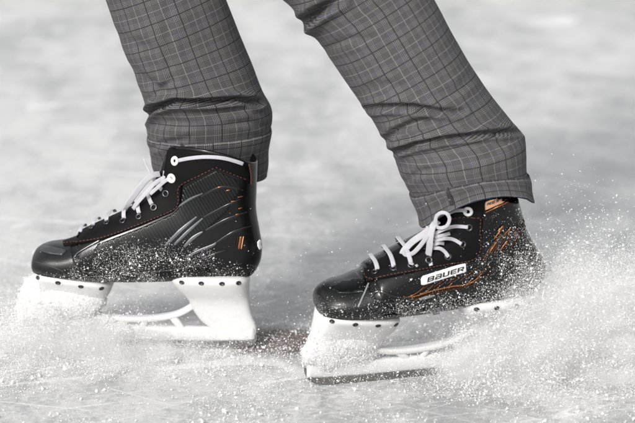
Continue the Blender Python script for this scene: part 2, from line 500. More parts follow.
def running_gear(s):
    front = pedestal([ (.012, .1065, .096, .0955, .034), (.006, .1050, .102, .0935, .0365), (.002, .0995, .107, .0880, .0365),
                       (-.001, .0900, .101, .0730, .028), (-.006, .0720, .090, .0570, .017), (-.012, .0560, .083, .0430, .0115),
                       (-.012, .0360, .080, .0300, .0085), (-.008, .0220, .079, .0190, .0068), (-.004, .0140, .079, .0140, .006) ])
    rear = pedestal([ (.194, .1060, .277, .1060, .030), (.187, .1040, .283, .1040, .0325), (.184, .0980, .2870, .0980, .0335),
                      (.190, .0860, .2865, .0860, .027), (.205, .0700, .2870, .0700, .017), (.212, .0540, .2900, .0500, .0115),
                      (.2225, .0390, .2955, .0340, .0085), (.236, .0270, .2960, .0230, .0068), (.240, .0140, .2930, .0140, .006) ])
    beam = bar([(-.010, .0245), (.04, .0215), (.14, .0205), (.24, .0210), (.2935, .0240)], .0098, .0066)
    top = bar([(.070, .047), (.085, .0425), (.105, .0390), (.135, .0385), (.165, .0410), (.190, .0465), (.208, .0560), (.216, .064)], .0042, .0064)
    st1 = bar([(.108, .0395), (.117, .032), (.126, .022)], .0048, .0058, 8)
    st3 = bar([(.150, .0405), (.146, .032), (.141, .022)], .0046, .0058, 8)
    st2 = bar([(.184, .0445), (.192, .034), (.200, .022)], .0052, .0058, 8)
    V, F = join([front, rear, beam, top, st1, st2, st3])
    h = s.add('blade_holder', V, F, M['whiteplastic'], world=False)
    # steel runner
    prof = [(-.013, .026), (-.0125, .0200), (-.008, .0110), (.002, .0050), (.018, .0018), (.05, .0003), (.15, -.0006), (.24, .0003), (.272, .0022), (.288, .0060), (.2955, .0130), (.2965, .022)]
    pr = [tuple(p) for p in cat_rom(prof, 60)]
    V = []; F = []
    for x, z in pr:
        for y in (-.0016, .0016): V.append(Vector((x, y, z))); V.append(Vector((x * .985 + .002, y, max(z, .0185))))
    for i in range(len(pr) - 1):
        a = i * 4; b = a + 4
        F += [(a, b, b + 1, a + 1), (a + 2, a + 3, b + 3, b + 2), (a, a + 2, b + 2, b), (a + 1, b + 1, b + 3, a + 3)]
    o = s.add('steel_runner', V, F, M['steel'], world=False); o.data.polygons.foreach_set('use_smooth', [False] * len(o.data.polygons))
    # rivets on both flanges
    hb = BVHTree.FromPolygons([v for v in h.data.vertices and [x.co.copy() for x in h.data.vertices]], [tuple(p.vertices) for p in h.data.polygons])
    for xx, zz in ((.012, .1005), (.040, .0965), (.070, .0920), (.096, .0880), (.202, .0995), (.228, .0998), (.255, .0998), (.276, .0995)):
        for sy in (-1, 1):
            loc, nr, _, _ = hb.ray_cast(Vector((xx, sy * .1, zz)), Vector((0, -sy, 0)))
            if loc is None: continue
            if nr.y * sy < 0: nr = -nr
            a = Vector((1, 0, 0)); a = (a - nr * a.dot(nr)).normalized(); b = nr.cross(a); V = []; rr = .0033
            prof2 = [(rr, .0002), (rr * .92, .0008), (rr * .6, .0009), (rr * .5, .0003)]
            for q, e in prof2:
                for k in range(16): V.append(loc + (a * math.cos(k * math.pi / 8) * 1.15 + b * math.sin(k * math.pi / 8) * .85) * q + nr * e)
            F = [(i * 16 + k, i * 16 + (k + 1) % 16, (i + 1) * 16 + (k + 1) % 16, (i + 1) * 16 + k) for i in range(3) for k in range(16)]
            F.append(tuple(48 + k for k in range(16)))
            s.add('rivet', V, F, M['hole'], h, world=False)
    # sole plate
    rows = []
    for i in range(70):
        u = .04 + .56 * i / 69
        rows.append([boot_pt(u, math.pi + a, .0016) for a in np.linspace(-1.05, 1.05, 22)] + [boot_pt(u, math.pi + a, -.001) for a in np.linspace(1.05, -1.05, 22)])
    V, F = loop_mesh(rows); s.add('outsole', V, F, M['toe2'], world=False)
    return h

def toe_cap(s, u1=.285):
    g = boot_grid(0, u1, 40, .0014); last = [boot_pt(u1 + .004, 2 * math.pi * j / NT_, -.0005) for j in range(NT_)]
    # the rear edge of the cap leans back towards the sole
    for i, row in enumerate(g):
        for j in range(NT_):
            th = 2 * math.pi * j / NT_; k = math.cos(th)
            u = (u1 + .020 * -k) * i / 39
            row[j] = boot_pt(u, th, .0014 if i < 39 else .0008)
    for j in range(NT_):
        k = math.cos(2 * math.pi * j / NT_); last[j] = boot_pt(u1 + .020 * -k + .003, 2 * math.pi * j / NT_, -.0008)
    V, F = loop_mesh(g + [last], True, False)
    return s.add('toe_cap', V, F, M['toe'], world=False)

# --- near skate (image right)
A = Skate('ice_skate', 'black ice skate with white brand plate and copper graphic, under the hanging trouser hem', (313.5, 300), -.055, R(17), R(6), FLEX)
running_gear(A); tcA = toe_cap(A)
# near skate details ------------------------------------------------
A.patch('toe_insert', [(332, 289), (338, 283), (348, 280), (361, 279), (366, 281), (364, 293), (350, 294.5), (338, 294)], .0026, .002, M['toe2'], tcA)
A.line('toe_groove', [(321, 296), (328, 303), (337, 306), (350, 306.5), (358, 306)], .0016, .001, .0016, M['ink'], tcA)
A.line('cap_edge_trim', [(369, 284), (364, 295), (358, 307)], .0022, .0016, .0018, M['clear'], tcA)
fA = A.patch('facing', [(363.5, 277.5)] + A.edge_line(364, 430, 3, .7) + [(436, 212), (470, 196), (486, 199), (483, 214), (481.5, 240), (480, 252.5),
                        (473, 261), (446, 265.5), (420, 271), (394, 276.5), (368, 281.5)], FO, .0038, M['facing'])
A.stitch([(364.5, 271.5), (369, 280), (394, 275), (420, 269.6), (446, 264), (471, 259.6), (478.6, 251.5), (480.2, 238), (481.5, 217)], fA)
A.stitch([(452, 219), (463, 217.2), (481, 217)], fA)
for px, py in ((376, 271.6), (394, 268), (411, 264.3)):
    A.ring(px, py + 1.5, .0034, .0012, M['gun'], parent=fA); A.lace_over(px, py)
for px, py in ((428.5, 260.6), (447.2, 256.5), (461.8, 244.2), (468.8, 227.2)): A.ring(px, py, .0036, .0014, M['gun'], parent=fA)
A.ring(468.5, 210.4, .0044, .0021, M['ring'], parent=fA, off=FO + .001)
# quarter relief: dark chevron ridges
for pts in ([(371, 297), (378, 291), (392, 296), (410, 299)], [(374, 300), (388, 302), (405, 305)], [(368, 304), (388, 309), (410, 311), (440, 309)]):
    A.line('quarter_ridge', pts, .0035, .0026, .0005, M['gloss'], n=20)
for i in range(11):
    x = 483 + i * 3.2; y = 263 - i * 1.5
    A.line('quarter_ridge', [(x - 2, y), (x + 7, y - 15), (x + 19, y - 31)], .0018, .0022, .0006, M['gloss'] if i % 3 else M['copperdark'], n=16, taper=[.3 + .7 * math.sin(math.pi * k / 15) for k in range(16)])
for i in range(9):
    x = 424 + i * 6.6; y = 291 - i * 1.7
    A.line('quarter_ridge', [(x - 4, y), (x + 5, y - 7), (x + 14, y - 13)], .0020, .0022, .0004, M['gloss'] if i % 2 else M['copperdark'], n=12, taper=[.3 + .7 * math.sin(math.pi * k / 11) for k in range(12)])
tap = [min(1, .25 + .9 * math.sin(math.pi * k / 23)) for k in range(24)]
cg = A.line('copper_graphic', [(398, 297), (414, 296), (432, 290.5), (452, 286), (466, 284), (478, 278)], .0021, .0010, .0010, M['copper'], taper=tap)
A.line('copper_graphic', [(396, 299.5), (414, 298.6), (432, 293.4), (452, 288.6), (468, 286.4), (482, 280)], .0026, .0008, .0008, M['copperdark'], taper=tap)
for a, b in (((410, 296), (424, 286)), ((420, 294), (434, 284)), ((430, 291), (440, 285)), ((444, 288), (452, 282)), ((463, 285), (472, 278)), ((470, 283), (482, 272)), ((478, 279), (492, 268)), ((486, 276), (497, 266))):
    A.line('copper_barb', [a, ((a[0] + b[0]) / 2 + .8, (a[1] + b[1]) / 2 + .6), b], .0013, .0008, .0011, M['copper'] if a[0] < 475 else M['copperdark'], cg, n=8, taper=[1 - .11 * k for k in range(8)])
for a, b, w in (((489, 252), (496, 241), .0030), ((497, 231), (503, 225), .0034), ((500, 249), (507, 240), .0022), ((493, 239), (500, 229), .0020), ((503, 235), (510, 227), .0020)):  # warm glints on the quarter, laid on as copper-coloured strips
    A.line('copper_glint', [a, ((a[0] + b[0]) / 2, (a[1] + b[1]) / 2), b], w * .7, .0010, .0020, M['copper'], n=8, taper=[.4, .8, 1, 1, 1, 1, .8, .4])
cp = A.patch('copper_plate', [(484.5, 202), (490, 199.5), (505, 197.5), (512, 197.8), (485.5, 209.5)], .0022, .0015, M['copperpale'], step=1.0)
A.line('copper_plate_edge', [(485.5, 212), (500, 205), (516, 197.8)], .0014, .001, .0014, M['copper'])
A.patch('strap', [(437, 314.5), (440, 315.5), (427, 330), (422, 331)], .004, .002, M['clear'], step=1.0, label='grey strap under the instep')
A.patch('grey_emblem', [(418, 298.5), (425, 295.8), (434, 294.5), (435, 295.5), (428, 298), (420, 300)], .0016, .001, M['clear'], step=1.0)
# brand plate with its lettering
pl = [(420.4, 279), (422.5, 275.8), (463.6, 262.6), (465.2, 263.3), (465.5, 271.2), (423, 284.6), (420.8, 284.2)]
lp = A.patch('brand_plate', pl, .0026, .0018, M['plate'], step=1.0)
def plate_map(a, b):      # a along 0..1, b up 0..1 inside the plate
    bl = Vector((423.4, 283.4)); br = Vector((464.8, 270.2)); tl = Vector((424, 277.0)); tr = Vector((464.4, 264.4))
    lo = bl.lerp(br, a); hi = tl.lerp(tr, a); return lo.lerp(hi, b)
GL = {'B': [[(0, 0), (.86, 0), (1, .14), (1, .40), (.90, .5), (1, .60), (1, .86), (.86, 1), (0, 1)], [(.26, .2), (.74, .2), (.74, .4), (.26, .4)], [(.26, .6), (.74, .6), (.74, .8), (.26, .8)]],
      'A': [[(0, 0), (.24, 0), (1, 0), (1, .86), (.86, 1), (.06, 1), (.06, .79), (.74, .79), (.74, .6), (.14, .6), (0, .46), (0, .14)], [(.26, .2), (.74, .2), (.74, .41), (.26, .41)]],
      'U': [[(.14, 0), (.86, 0), (1, .14), (1, 1), (.74, 1), (.74, .21), (.26, .21), (.26, 1), (0, 1), (0, .14)]],
      'E': [[(.14, 0), (1, 0), (1, .21), (.26, .21), (.26, .4), (.92, .4), (.92, .6), (.26, .6), (.26, .79), (1, .79), (1, 1), (.14, 1), (0, .86), (0, .14)]],
      'R': [[(0, 0), (.26, 0), (.26, .34), (.5, .34), (.74, 0), (1, 0), (.78, .34), (.9, .36), (1, .48), (1, .86), (.86, 1), (0, 1)], [(.26, .55), (.74, .55), (.74, .79), (.26, .79)]]}
def letter(ch, a0, a1, b0, b1, plate_map=plate_map, step=.7, lift=.00295):
    loops = []
    for lp_ in GL[ch]: loops.append([plate_map(a0 + (a1 - a0) * (x + .10 * (y - .5)), b0 + (b1 - b0) * y) for x, y in lp_])
    pts = []; edges = []; 
    for lo in loops:
        r = resample([tuple(p) for p in lo], step, True); o = len(pts); pts += [Vector((p[0], p[1])) for p in r]; edges += [(o + i, o + (i + 1) % len(r)) for i in range(len(r))]
    vo, _, fo, _, _, _ = delaunay_2d_cdt(pts, edges, [], 2, 1e-5)   # valid bmesh with holes
    def inpoly(p, lo):
        c = False; j = len(lo) - 1
        for i in range(len(lo)):
            if (lo[i].y > p.y) != (lo[j].y > p.y) and p.x < (lo[j].x - lo[i].x) * (p.y - lo[i].y) / (lo[j].y - lo[i].y) + lo[i].x: c = not c
            j = i
        return c
    F = []
    for f in fo:
        c = sum((Vector((vo[i][0], vo[i][1])) for i in f), Vector((0, 0))) / len(f)
        if inpoly(c, loops[0]) and not any(inpoly(c, h) for h in loops[1:]): F.append(tuple(f))
    V = []
    for p in vo:
        l, m = A.hit(p[0], p[1]); V.append(l + m * lift)
    return V, F
tri = [letter(ch, *q, .14, .86) for ch, q in zip('BAUER', ((.07, .235), (.260, .42), (.445, .605), (.632, .782), (.805, .965)))]
V, F = join(tri); A.add('brand_lettering', V, F, M['ink'], lp, fix=False)
GL['N'] = [[(0, 0), (.26, 0), (.26, .60), (.74, 0), (1, 0), (1, 1), (.74, 1), (.74, .40), (.26, 1), (0, 1)]]
GL['S'] = [[(0, 0), (1, 0), (1, .6), (.26, .6), (.26, .79), (1, .79), (1, 1), (0, 1), (0, .4), (.74, .4), (.74, .21), (0, .21)]]
GL['X'] = [[(0, 0), (.28, 0), (.5, .33), (.72, 0), (1, 0), (.66, .5), (1, 1), (.72, 1), (.5, .67), (.28, 1), (0, 1), (.34, .5)]]
def collar_map(a, b): return Vector((487.6, 204.4)).lerp(Vector((498.4, 200.9)), a).lerp(Vector((487.4, 201.6)).lerp(Vector((498.4, 198.9)), a), b)
V, F = join([letter(ch, *q, .0, 1.0, collar_map, .35, .0026) for ch, q in zip('NSX', ((.0, .29), (.36, .63), (.70, .98)))])
A.add('collar_lettering', V, F, M['ink'], cp, fix=False)
# tied laces of the near skate
Yk = A.hit(440, 240)[0].y - .015
def nearest_Y(px, py): return A.hit(px, py)[0].y
kn = A.ribbon([(438, 221, Yk + .006), (433, 226, Yk - .004), (430.5, 236, Yk - .006), (429.5, 247, Yk - .004), (428, 257, Yk + .002)], .0085, .0014, name='lace_knot', up=(-.3, -1, .2))
A.ribbon([(430, 229, Yk + .002), (422, 235, Yk + .004), (412, 242, Yk + .006), (404.5, 250, Yk + .008), (402.5, 254, Yk + .004)], .0085, .0009, n=30, up=(-.25, -1, .3), parent=kn)
A.ribbon([(402.5, 252, Yk + .006), (406, 255, Yk + .000), (413, 253, Yk - .002), (420, 246, Yk - .004), (426, 238, Yk - .006), (430, 232, Yk - .004)], .0056, .0009, n=34, up=(-.2, -1, -.2), parent=kn)
A.ribbon([(436, 227, Yk), (436, 217.5, Yk - .002), (440.5, 213, Yk - .004), (446.5, 213.5, Yk - .005), (449.5, 219, Yk - .005), (447, 225.5, Yk - .005), (440.5, 228, Yk - .004), (435, 226, Yk - .004)], .0044, .0010, n=44, up=(0, -1, .2), parent=kn)
for pts in ([(434, 234, Yk), (446, 228.5, Yk), (456, 226.4, None), (468, 227.2, None)], [(434, 241, Yk), (444, 238.6, Yk), (453, 239.4, None), (461.5, 244, None)],
            [(433, 248, Yk), (440, 248.5, Yk), (445, 252, None), (448.5, 257, None)], [(434, 237, Yk), (442, 235.5, Yk), (450, 233.5, None)], [(433, 245, Yk), (439, 243, Yk), (444, 243.6, None)],
            [(467, 210.4, None), (460, 210.2, None), (454, 211, None), (449, 213, Yk)]):
    q = [(x, y, (nearest_Y(x, y) - .0062) if Y is None else Y) for x, y, Y in pts]
    A.ribbon(q, .0045, .0009, n=20, up=(0, -1, .35))
A.ribbon([(428, 256, Yk), (421, 257, Yk), (415, 259.5, Yk + .003), (411, 264.5, nearest_Y(411, 264) - .008)], .0054, .0010, n=18, up=(0, -.8, .8))
A.ribbon([(428, 254, Yk), (430, 259, Yk), (431, 265.5, nearest_Y(431, 265) - .007)], .0050, .0010, n=14, up=(-.2, -1, .2))
A.ribbon([(428, 257, Yk), (423, 262, Yk + .004), (416, 266, nearest_Y(416, 266) - .006)], .0034, .0014, n=14, up=(0, -1, .5))

# --- far skate (image left)
B = Skate('ice_skate', 'black ice skate with ribbed side and copper heel glint, its collar overlapping the trouser hem', (33, 262), .118, R(-5), 0, STA)
running_gear(B); tcB = toe_cap(B)

# far skate details --------------------------------------------------
fB = B.patch('facing', [(63, 243)] + B.edge_line(66, 159, 3, .7) + [(163.5, 182), (166, 172), (167.5, 160)] + [p for p in B.rim_line(170, 243, 3) if p[1] > 147] + [
                        (248, 181), (232, 174.5), (216, 167.5), (200, 176), (182, 185), (180.5, 203), (173, 212), (140, 226), (102, 240), (64, 246.5)], FO, .0038, M['facing'])
B.stitch([(64, 245.3), (102, 238.6), (140, 224.6), (172, 210.8), (179, 202), (180.6, 186), (200, 175), (216, 166.6)], fB)
B.stitch([(216, 166.6), (232, 173.4), (247, 180)], fB, 1.6, 1.6)
for px, py in ((78.3, 232.8), (93, 227.6), (108, 222.6), (123.6, 221.3 - 1), (139.6, 215.8)):
    B.ring(px, py + 1.8, .0032, .0012, M['gun'], parent=fB); B.lace_over(px, py, .010)
for px, py in ((154.6, 208), (166.8, 193.6)):
    B.ring(px, py, .0038, .0014, M['gun'], parent=fB); B.lace_over(px - .5, py - .5, .012)
B.ring(173.2, 177.8, .0042, .0022, M['ring'], parent=fB, off=FO + .001)
B.ring(177, 161, .0042, .0022, M['ring'], parent=fB, off=FO + .001)
B.ribbon([(x, y, B.hit(x, y)[0].y - .0056) for x, y in ((178, 160.6), (190, 158.3), (205, 157), (222, 158), (236, 161.5), (243, 164))], .0050, .0022, n=26, up=(0, -1, .2), name='collar_cord')
B.line('collar_piping', [(248, 164), (250, 174), (250, 184)], .0022, .002, .002, M['thread'], n=12)
rb = B.patch('rib_panel', [(98, 244), (140, 228.5), (172, 214.5), (181, 206), (184, 188), (200, 179), (216, 170.5), (236, 180), (240, 190), (226, 212), (200, 236), (176, 248), (140, 252), (108, 256), (92, 254)], .0010, .0015, M['rib'])
for pts, w, mt in (([(165, 246), (180, 231), (197, 216.5)], .0034, 'silver'), ([(174, 245), (188, 231.5), (203, 218)], .0030, 'silver'), ([(184, 247), (193, 238), (203, 231.5)], .0034, 'silver'),
                   ([(186, 257), (198, 251), (213, 245), (216, 242)], .0026, 'silver'), ([(178, 207), (190, 199), (203, 193)], .0022, 'silver'),
                   ([(203, 218), (222, 208), (240, 199)], .0040, 'gloss'), ([(205, 231), (226, 220), (246, 212)], .0044, 'gloss'), ([(216, 243), (234, 232), (250, 226)], .0040, 'gloss'),
                   ([(200, 197), (222, 187), (243, 190)], .0034, 'gloss'), ([(196, 262), (214, 254), (226, 250)], .0024, 'gloss')):
    B.line('side_ridge', pts, w * (1.45 if mt == 'silver' else 1.1), .0016, .0008, M[mt], n=20, taper=[.3 + .7 * math.sin(math.pi * min(1, (k + 2) / 21)) for k in range(20)])  # silver ridges are paler, with the highlight streaks in their colour
B.line('toe_trim', [(100, 240.5), (90, 246), (80, 252), (74, 258)], .0026, .002, .0016, M['silver'], n=16, taper=[1 - .04 * k for k in range(16)])
B.patch('toe_insert', [(40, 249), (43, 246), (60, 249.5), (67, 251), (62, 256), (50, 254.5), (41, 252)], .0024, .002, M['toesheen'], tcB, step=1.3)  # insert coloured paler to carry its reflection
B.line('toe_groove', [(35, 262), (44, 264), (56, 268), (64, 271)], .0018, .001, .0018, M['ink'], tcB, n=12)
for x, y, h in ((240, 196.5, 1.0), (233, 201, .8), (228, 190, .8), (240, 208, .7), (219, 187, .7), (237, 214, .6)):  # small warm glints drawn as copper-coloured dashes
    B.line('copper_glint', [(x - 2.6 * h, y + .6), (x, y), (x + 2.6 * h, y - .5)], .0017, .0008, .0012, M['copper'], n=8, taper=[.4, .8, 1, 1, 1, 1, .8, .4])
for dx, w, t in ((0, .0034, 'copper'), (-2.6, .0014, 'copperdark'), (2.4, .0011, 'copperpale')):  # upright warm reflection on the glossy heel, painted as copper strips
    B.line('copper_reflection', [(238.5 + dx, 248.5), (239.6 + dx, 242), (240.6 + dx, 236)], w, .0016, .0020, M[t], n=12, taper=[.5, .8, 1, 1, 1, 1, 1, 1, 1, .9, .8, .5])
B.patch('heel_emblem', [(256.5, 242), (258.5, 239.5), (260.5, 241), (259.8, 245), (261.5, 247.5), (258.5, 249.5), (256.8, 246)], .0022, .001, M['plate'], step=.9)
# tails and loops of the far laces
Yb = B.hit(168, 180)[0].y + .012
lk = B.ribbon([(160, 174, Yb - .006), (151, 176, Yb - .012), (142, 185, Yb - .014), (133, 197, Yb - .014), (127, 206, Yb - .010), (124, 212, Yb - .004)], .0078, .0010, n=36, name='lace_loop', up=(.5, -.8, .5))
B.ribbon([(163, 178, Yb - .012), (154, 184, Yb - .018), (145, 194, Yb - .019), (137, 203, Yb - .016), (133, 209, Yb - .010)], .0056, .0010, n=30, up=(-.3, -1, .2), parent=lk)
B.ribbon([(172, 178, B.hit(172, 178)[0].y - .004), (165, 181, Yb - .018), (157, 188, Yb - .021), (150, 194, Yb - .020)], .0050, .0010, n=20, up=(0, -1, .2))
B.ribbon([(165, 170, Yb - .004), (164, 177, Yb - .012), (160, 182, Yb - .015)], .0050, .0018, n=14, up=(-.4, -1, .2))
B.ribbon([(143.6, 158.5, Yb), (146, 164.5, Yb - .004), (149.5, 172, Yb - .008), (153, 176, Yb - .010)], .0022, .0016, n=16, up=(0, -1, .2), name='lace_tip')

# ------------------------------------------------------------------ trousers
person = bpy.data.objects.new('person', None); COL.objects.link(person); person.location = (0, .06, 0); person.empty_display_size = .1
tag(person, 'person in cropped grey glen plaid trousers with turn-ups, skating with knees bent', 'person')

def ring_rows(spec, Yrow, hdk, pre, nrow):
    """rows of (Lx, Ly, Rx, Ry) on the photo -> centre, half width vector, half depth"""
    rows = []
    for c, hw, hd in pre: rows.append((*c, *hw, hd))
    for (lx, ly, rx, ry), Y in zip(spec, Yrow):
        a = at(lx, ly, Y); b = at(rx, ry, Y); c = (a + b) / 2; h = (b - a) / 2
        rows.append((*c, *h, h.length * hdk))
    return cat_rom(rows, nrow)
def seg_d(px, py, pts):
    best = (1e9, 0, 0)
    tot = len(pts) - 1
    for i in range(tot):
        ax, ay = pts[i]; bx, by = pts[i + 1]; dx, dy = bx - ax, by - ay; L2 = dx * dx + dy * dy
        t = ((px - ax) * dx + (py - ay) * dy) / L2; tc = min(1, max(0, t)); qx, qy = ax + dx * tc, ay + dy * tc
        d = math.hypot(px - qx, py - qy)
        if d < best[0]: best = (d, (i + tc) / tot, math.copysign(1, dx * (py - qy) - dy * (px - qx)))
    return best
def leg(spec, Yrow, hdk, pre, creases, seamrow, hemfun, seedv, ncol=180, nrow=190, npre=40):
    Rw = ring_rows(spec, Yrow, hdk, pre, nrow)
    V = []; UV = []; vlen = 0; prev = None; info = []
    for i, r in enumerate(Rw):
        c = Vector(r[:3]); hw = Vector(r[3:6]); hd = r[6]
        if prev is not None: vlen += (c - prev).length
        prev = c
        dd = Vector((0, 1, 0)); dd = (dd - hw.normalized() * dd.dot(hw.normalized())).normalized()
        frac = i / (nrow - 1)
        for j in range(ncol + 1):
            a = 2 * math.pi * j / ncol + math.pi / 2       # seam at the back
            ca, sa = math.cos(a), math.sin(a); n = 2.15
            cc = math.copysign(abs(ca) ** (2 / n), ca); ss = math.copysign(abs(sa) ** (2 / n), sa)
            out = (hw * ca + dd * hd * sa).normalized()
            p = c + hw * cc + dd * (hd * ss)
            near = max(0, min(1, (-sa + .15) * 1.4))
            p = p + Vector((0, 0, hemfun(frac, near, ca)))
            w = noise.noise(Vector((ca * 1.3 + seedv, sa * 1.3, vlen * 9))) * .0030 + noise.noise(Vector((ca * 3 + seedv, sa * 3, vlen * 30))) * .0007
            p = p + out * w * (1 if 0 < j < ncol else 1)
            if near > 0:
                x, y = topx(p); d_ = 0
                for pts, A_, wd in creases:
                    d, tt, sg = seg_d(x, y, pts)
                    if d < wd * 4:
                        fade = math.sin(math.pi * min(1, max(0, .12 + .8 * tt))) ** .6
                        d_ += (1.8 if A_ > .0035 else .9) * A_ * fade * (-math.exp(-(d / wd) ** 2) + .75 * math.exp(-((d - 1.9 * wd) / (1.1 * wd)) ** 2))
                p = p + out * d_ * near
            V.append(p); UV.append((j / ncol * .408, vlen))
    F = []; n1 = ncol + 1
    for i in range(nrow - 1):
        for j in range(ncol): F.append((i * n1 + j, i * n1 + j + 1, (i + 1) * n1 + j + 1, (i + 1) * n1 + j))
    # turn-up: a second layer outside the bottom rows, folded under at the hem
    k0 = int(seamrow * (nrow - 1)); TV = []; TU = []; TF = []
    Nrm = {}
    rows = list(range(k0, nrow))
    seq = [(rows[0], -.0006), (rows[0], .0016)] + [(r, .0026 + .0006 * math.sin((r - k0) * .3)) for r in rows[1:]] + [(nrow - 1, .0012), (nrow - 1, -.002), (nrow - 6, -.003), (nrow - 14, -.0035)]
    for q, (r, off) in enumerate(seq):
        c = Vector(Rw[r][:3])
        for j in range(n1):
            p = V[r * n1 + j]; o = (p - c); o.z *= .2; o.normalize()
            dn = Vector((0, 0, -.0016 if r == nrow - 1 and off > .001 else 0)) + Vector((0, 0, .0028 if q == 1 else 0))
            TV.append(p + o * off + dn); u, v = UV[r * n1 + j]; TU.append((u + .0085, -v + .021))
    for i in range(len(seq) - 1):
        for j in range(ncol): TF.append((i * n1 + j, i * n1 + j + 1, (i + 1) * n1 + j + 1, (i + 1) * n1 + j))
    return (V, F, UV), (TV, TF, TU)

# near leg (image right)
specR = [(293, 8, 405, -47), (305, 29, 414, -33), (318, 40, 422, -20), (330, 57, 433, 0), (350, 88, 449, 30), (369, 116, 471, 68), (383, 139, 493, 100), (392, 152, 514, 125), (396, 161, 524.5, 137),
         (400, 174, 526.5, 153), (407, 187, 527, 170), (411, 195, 529, 180), (416, 208, 531, 190), (420, 222, 533, 203)]
YR = [.02, .02, .018, .016, .012, .008, .004, .0, -.003, -.006, -.008, -.009, -.010, -.010]
preR = [((.02, .02, .96), (.085, 0, .02), .085), ((-.03, .015, .80), (.080, 0, .0), .080), ((-.055, .018, .66), (.080, 0, .015), .075), ((-.015, .02, .575), (.080, 0, .042), .070)]
crR = [([(393, 152), (415, 144), (446, 138), (489, 133), (527, 131)], .0060, 2.6), ([(300, 26), (310, 18), (322, 8), (340, -2)], .0085, 4.5), ([(369, 108), (385, 106), (412, 106), (440, 111), (462, 112)], .0052, 2.8),
       ([(384, 141), (396, 131), (412, 123), (432, 119)], .0038, 3.2), ([(392, 160), (402, 150), (418, 146)], .0032, 3), ([(360, 92), (380, 84), (405, 86)], .0022, 4), ([(326, 50), (345, 40), (372, 38)], .0022, 4),
       ([(470, 78), (455, 92), (440, 96)], .0024, 4), ([(404, 182), (420, 172), (446, 168)], .0024, 3.4), ([(500, 150), (480, 160), (455, 158)], .0018, 4)]
def hemR(fr, near, ca):
    k = max(0, (fr - .74) / .26); return .034 * k * k * (3 - 2 * k) * near * max(0, 1 - (ca - .12) ** 2 / 1.1)
legR, cuffR = leg(specR, YR, .86, preR, crR, .875, hemR, 3.0)
# far leg (image left)
specL = [(106, 0, 211, -40), (120, 40, 226, -1), (135, 77, 242, 44), (141, 92, 252, 68), (145, 104, 262, 92), (147, 115, 271, 108), (146.5, 128, 273, 121), (149.5, 143, 269.5, 138), (152.5, 158, 267, 157), (155.5, 171, 265.5, 175)]
YL = [.13, .13, .132, .134, .138, .144, .150, .156, .162, .168]
preL = [((.02, .14, .96), (.085, 0, .02), .085), ((-.10, .14, .80), (.080, 0, -.02), .080), ((-.215, .132, .66), (.078, 0, .0), .074), ((-.235, .13, .60), (.075, 0, .024), .068)]
crL = [([(145, 119), (156, 107), (175, 101), (205, 101), (238, 99), (258, 103)], .0085, 2.8), ([(130, 68), (150, 82), (172, 95), (184, 98)], .0030, 4.5), ([(168, 8), (168, 40), (170, 70), (176, 94)], .0020, 5),
       ([(148, 150), (165, 143), (190, 138)], .0024, 3), ([(262, 98), (240, 108), (215, 112)], .0026, 4), ([(150, 126), (170, 122), (196, 124)], .0022, 4), ([(118, 34), (140, 46), (160, 50)], .0020, 5),
       ([(268, 128), (250, 122), (228, 124)], .0020, 3.4), ([(155, 96), (164, 86), (176, 78)], .0024, 3.2)]
def hemL(fr, near, ca): return 0
legL, cuffL = leg(specL, YL, .80, preL, crL, .815, hemL, 9.0)
# hips closing the two legs
hp = []
for z, hx, hy in ((.90, .10, .13), (.95, .125, .17), (1.02, .13, .175), (1.10, .12, .165), (1.16, .115, .155)):
    hp.append([Vector((.02 + hx * math.cos(a), .08 + hy * math.sin(a), z)) for a in [2 * math.pi * k / 48 for k in range(48)]])
HV, HF = loop_mesh(hp); HU = [(math.atan2(v.y - .08, v.x - .02) * .13, v.z) for v in HV]
V, F = join([legR[:2], legL[:2], (HV, HF)])
inv = Matrix.Translation((0, -.06, 0))
me = mesh_of([inv @ v for v in V], F, 'trousers'); setuv(me, legR[2] + legL[2] + HU)
trousers = link('trousers', me, M['plaid'], person)
for nm, (TV, TF, TU) in (('near', cuffR), ('far', cuffL)):
    me = mesh_of([inv @ v for v in TV], TF, 'turn_up'); setuv(me, TU); o = link('turn_up', me, M['plaid'], trousers)
# short side seam seen as a dark tab on each turn-up
def tab(pts, tu, Yoff):
    V_ = [Vector(v) for v in tu[0]]; bv = BVHTree.FromPolygons(V_, tu[1]); P = []; N = []
    for x, y in [tuple(p) for p in cat_rom(pts, 14)]:
        d = ray(x, y); l, n, _, _ = bv.ray_cast(CAM, d)
        if l is None: continue
        if n.dot(d) > 0: n = -n
        P.append(l + n * .0005); N.append(n)
    if len(P) > 3:
        v, f, uv = strip(P, N, .0056, .0014); me = fixn(mesh_of([inv @ q for q in v], f, 'side_seam')); setuv(me, uv); link('side_seam', me, M['trouserlining'], trousers)
tab([(445, 178), (447, 188), (450, 198), (452, 205)], cuffR, 0); tab([(181, 138), (182, 143), (183, 150)], cuffL, 0)

# ------------------------------------------------------------------ ice
REFLECTION = at(284, 341, 0); _d = ray(285, 342); REFLECTION = CAM + _d * (-CAM.z / _d.z)
def onice(px, py):
    d = ray(px, py); return CAM + d * (-CAM.z / d.z)
me = mesh_of([(-40, -20, 0), (40, -20, 0), (40, 90, 0), (-40, 90, 0)], [(0, 1, 2, 3)], 'ice'); tag(link('ice', me, ice_mat(), smooth=False), 'scratched pale grey rink ice under both skates', kind='structure')

